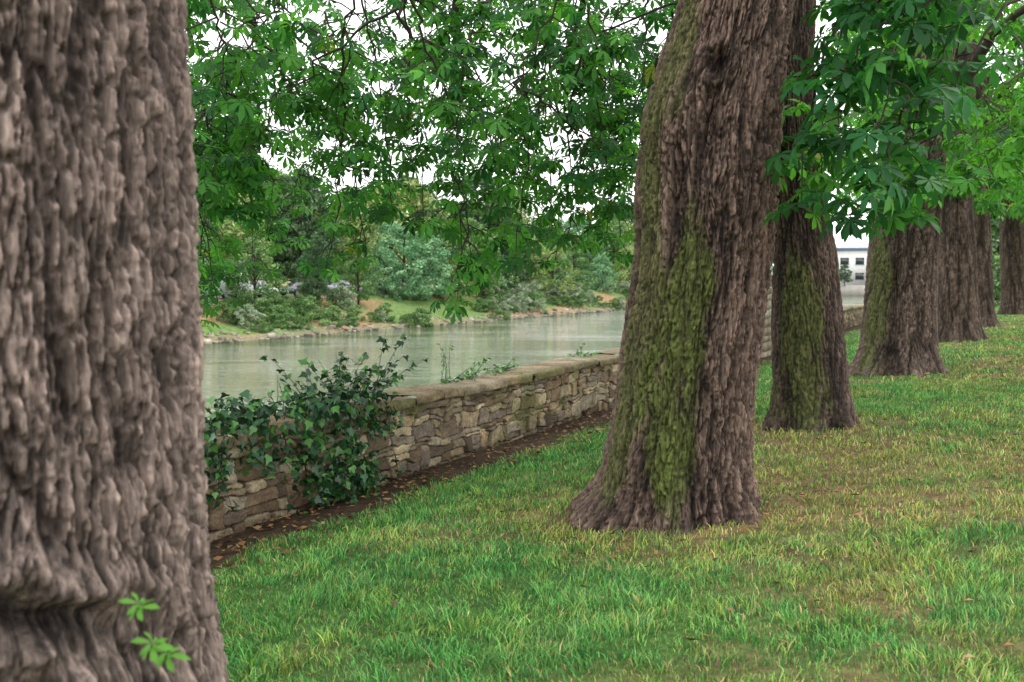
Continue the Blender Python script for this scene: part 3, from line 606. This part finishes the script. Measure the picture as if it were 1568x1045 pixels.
# ---------------- cars ----------------
M_glass=pmat('car_glass',(.03,.035,.04),.1,spec=.8);M_tyre=pmat('tyre',(.02,.02,.02),.8);M_rim=pmat('wheel_rim',(.4,.4,.42),.35,.6)
def car(s,t,rot,col,van=False):
    x,y=W(s,t);z=float(bankz(np.array(s),np.array(t)))+.0
    par=empty('parked_car');par.location=(x,y,z);par.rotation_euler=(0,0,rot)
    M=pmat('car_paint',col,.3,.2,spec=.6)
    if van: st=[(-2.4,.45,1.9,.88),(-2.35,.32,2.15,.93),(-.5,.3,2.2,.95),(1.0,.3,2.15,.95),(1.25,.3,2.0,.95),(1.8,.3,1.2,.95),(2.4,.32,1.0,.92),(2.5,.4,.7,.86)]
    else: st=[(-2.15,.42,.85,.78),(-2.05,.3,.98,.84),(-1.5,.28,1.02,.88),(-.7,.26,1.0,.89),(.6,.26,.98,.89),(1.3,.27,.92,.88),(1.95,.3,.78,.84),(2.15,.4,.62,.76)]
    V=[];n=10
    for X,zl,zh,w in st:
        sec=[(-w*.9,zl),(-w,zl+.12),(-w,zl+(zh-zl)*.55),(-w*.97,zh-.10),(-w*.85,zh),(w*.85,zh),(w*.97,zh-.10),(w,zl+(zh-zl)*.55),(w,zl+.12),(w*.9,zl)]
        V+=[(X,a,b) for a,b in sec]
    F=gridF(n,len(st),True).tolist();caps=np.array([list(range(n))[::-1],[len(V)-n+i for i in range(n)]])
    mk('body',V,[np.array(F),caps],None,M,False,par)
    if not van:
        cab=[(-1.75,.98,.74),(-1.2,1.42,.62),(-.3,1.47,.63),(.35,1.42,.62),(1.05,.95,.74)]
        V=[]
        for X,zt,w in cab: V+=[(X,-.80,.95),(X,-w,zt),(X,w,zt),(X,.80,.95)]
        mk('windows',V,[gridF(4,5)],None,M_glass,False,par)
        v,f=box((-.42,0,1.465),(1.55,1.24,.05));a=Acc();a.add(v,f)
        for k in(-1,1):
            v,f=box((-.35,k*.725,1.2),(.08,.05,.46));a.add(v,f)
        a.make('roof',M,par)
    else:
        a=Acc()
        for k in(-1,1):
            v,f=box((.9,k*.955,1.6),(.9,.02,.5));a.add(v,f)
        v=np.array([(1.32,-.8,1.95),(1.32,.8,1.95),(1.80,.8,1.27),(1.80,-.8,1.27)])+[.03,0,.02];a.add(v,np.array([[0,1,2,3]]))
        mk('windows',np.vstack(a.V),np.vstack(a.F),None,M_glass,False,par)
    a=Acc();b=Acc()
    for X in(-1.35,1.35):
        for k in(-1,1):
            tube(a,[(X,k*.70,.32),(X,k*.9,.32)],[.32,.32],16);tube(b,[(X,k*.905,.32),(X,k*.91,.32)],[.2,.001],12);tube(a,[(X,k*.9,.32),(X,k*.903,.32)],[.32,.001],16)
    a.make('tyres',M_tyre,par);b.make('rims',M_rim,par)
base=math.pi/2-math.radians(26.1)
cols=[(.75,.75,.75),(.6,.62,.64),(.75,.76,.77),(.05,.06,.08),(.35,.36,.38),(.7,.7,.7),(.08,.08,.1),(.3,.05,.04),(.65,.67,.7),(.1,.12,.2)]
for i,s in enumerate((60.5,66,69.5,75.5,82,88,93.5,101,108,118)):
    car(s,-59.3,base+(math.pi if i%3==0 else 0)+random.uniform(-.03,.03),cols[i],van=(i in(1,)))
# ---------------- distant building ----------------
bl=empty('office_building');M_w=pmat('white_render',(.72,.72,.70),.8);M_r=pmat('blue_roof',(.16,.22,.32),.5);M_q=pmat('quay_stone',(.42,.40,.36),.9,col2=(.3,.28,.25),cscale=.5)
bx,by=83,252;rt=-math.radians(10)
v,f=box((bx,by,3.6),(26,12,9.2),rt);mk('walls',v,f,None,M_w,False,bl)
v,f=box((bx,by,8.6),(27,13,.8),rt);mk('roof',v,f,None,M_r,False,bl)
a=Acc();a2=Acc()
for fl in range(2):
    for i in range(7):
        lx=-10.8+i*3.6;c=(bx+lx*math.cos(rt)+6.02*math.sin(rt),by+lx*math.sin(rt)-6.02*math.cos(rt),1.9+fl*3.7)
        v,f=box(c,(2.0,.12,1.6),rt);a.add(v,f);v,f=box((c[0],c[1],c[2]-.88),(2.2,.3,.12),rt);a2.add(v,f)
a.make('windows',M_glass,bl);a2.make('sills',M_r,bl)
v,f=box((75,243,-1.9),(60,4,3.2),rt);mk('quay_wall',v,f,None,M_q)
v,f=box((80,300,-2.0),(70,110,2.6),rt);mk('quay_ground',v,f,None,M_q)
for (x,y,k_,s_) in ((74,238,0,.5),(80,240,2,.45),(88,242,1,.5),(70,240,3,.6)):
    inst(kinds[k_],x,y,-.3,s_,dt,'tree')
# ---------------- world / sun / camera ----------------
wd_=bpy.data.worlds.new('World');sc.world=wd_;wd_.use_nodes=True;nt=wd_.node_tree;L=nt.links
bg=nt.nodes['Background'];sky=nt.nodes.new('ShaderNodeTexSky');sky.sky_type='NISHITA';sky.sun_disc=False
el,az=math.radians(52),math.radians(70)
sky.sun_elevation=el;sky.sun_rotation=az;sky.dust_density=4
mx=nt.nodes.new('ShaderNodeMixRGB');mx.inputs[0].default_value=.88;mx.inputs[2].default_value=(17.8,17.7,17.7,1)
L.new(sky.outputs[0],mx.inputs[1]);L.new(mx.outputs[0],bg.inputs[0]);bg.inputs[1].default_value=.15
sd=bpy.data.lights.new('sun','SUN');sd.energy=1.4;sd.angle=math.radians(14);sd.color=(1,.95,.87);so=bpy.data.objects.new('sun',sd);sc.collection.objects.link(so)
dv=Vector((math.sin(az)*math.cos(el),math.cos(az)*math.cos(el),math.sin(el)));so.rotation_euler=dv.to_track_quat('Z','Y').to_euler()
cd=bpy.data.cameras.new('camera');co=bpy.data.objects.new('camera',cd);sc.collection.objects.link(co);co.location=(0,0,1.6);co.rotation_euler=(math.radians(90-3.66),0,0)
cd.lens=35;cd.sensor_width=36;cd.clip_end=5000;cd.clip_start=.05;cd.dof.use_dof=True;cd.dof.focus_distance=7.6;cd.dof.aperture_fstop=3.5
sc.camera=co
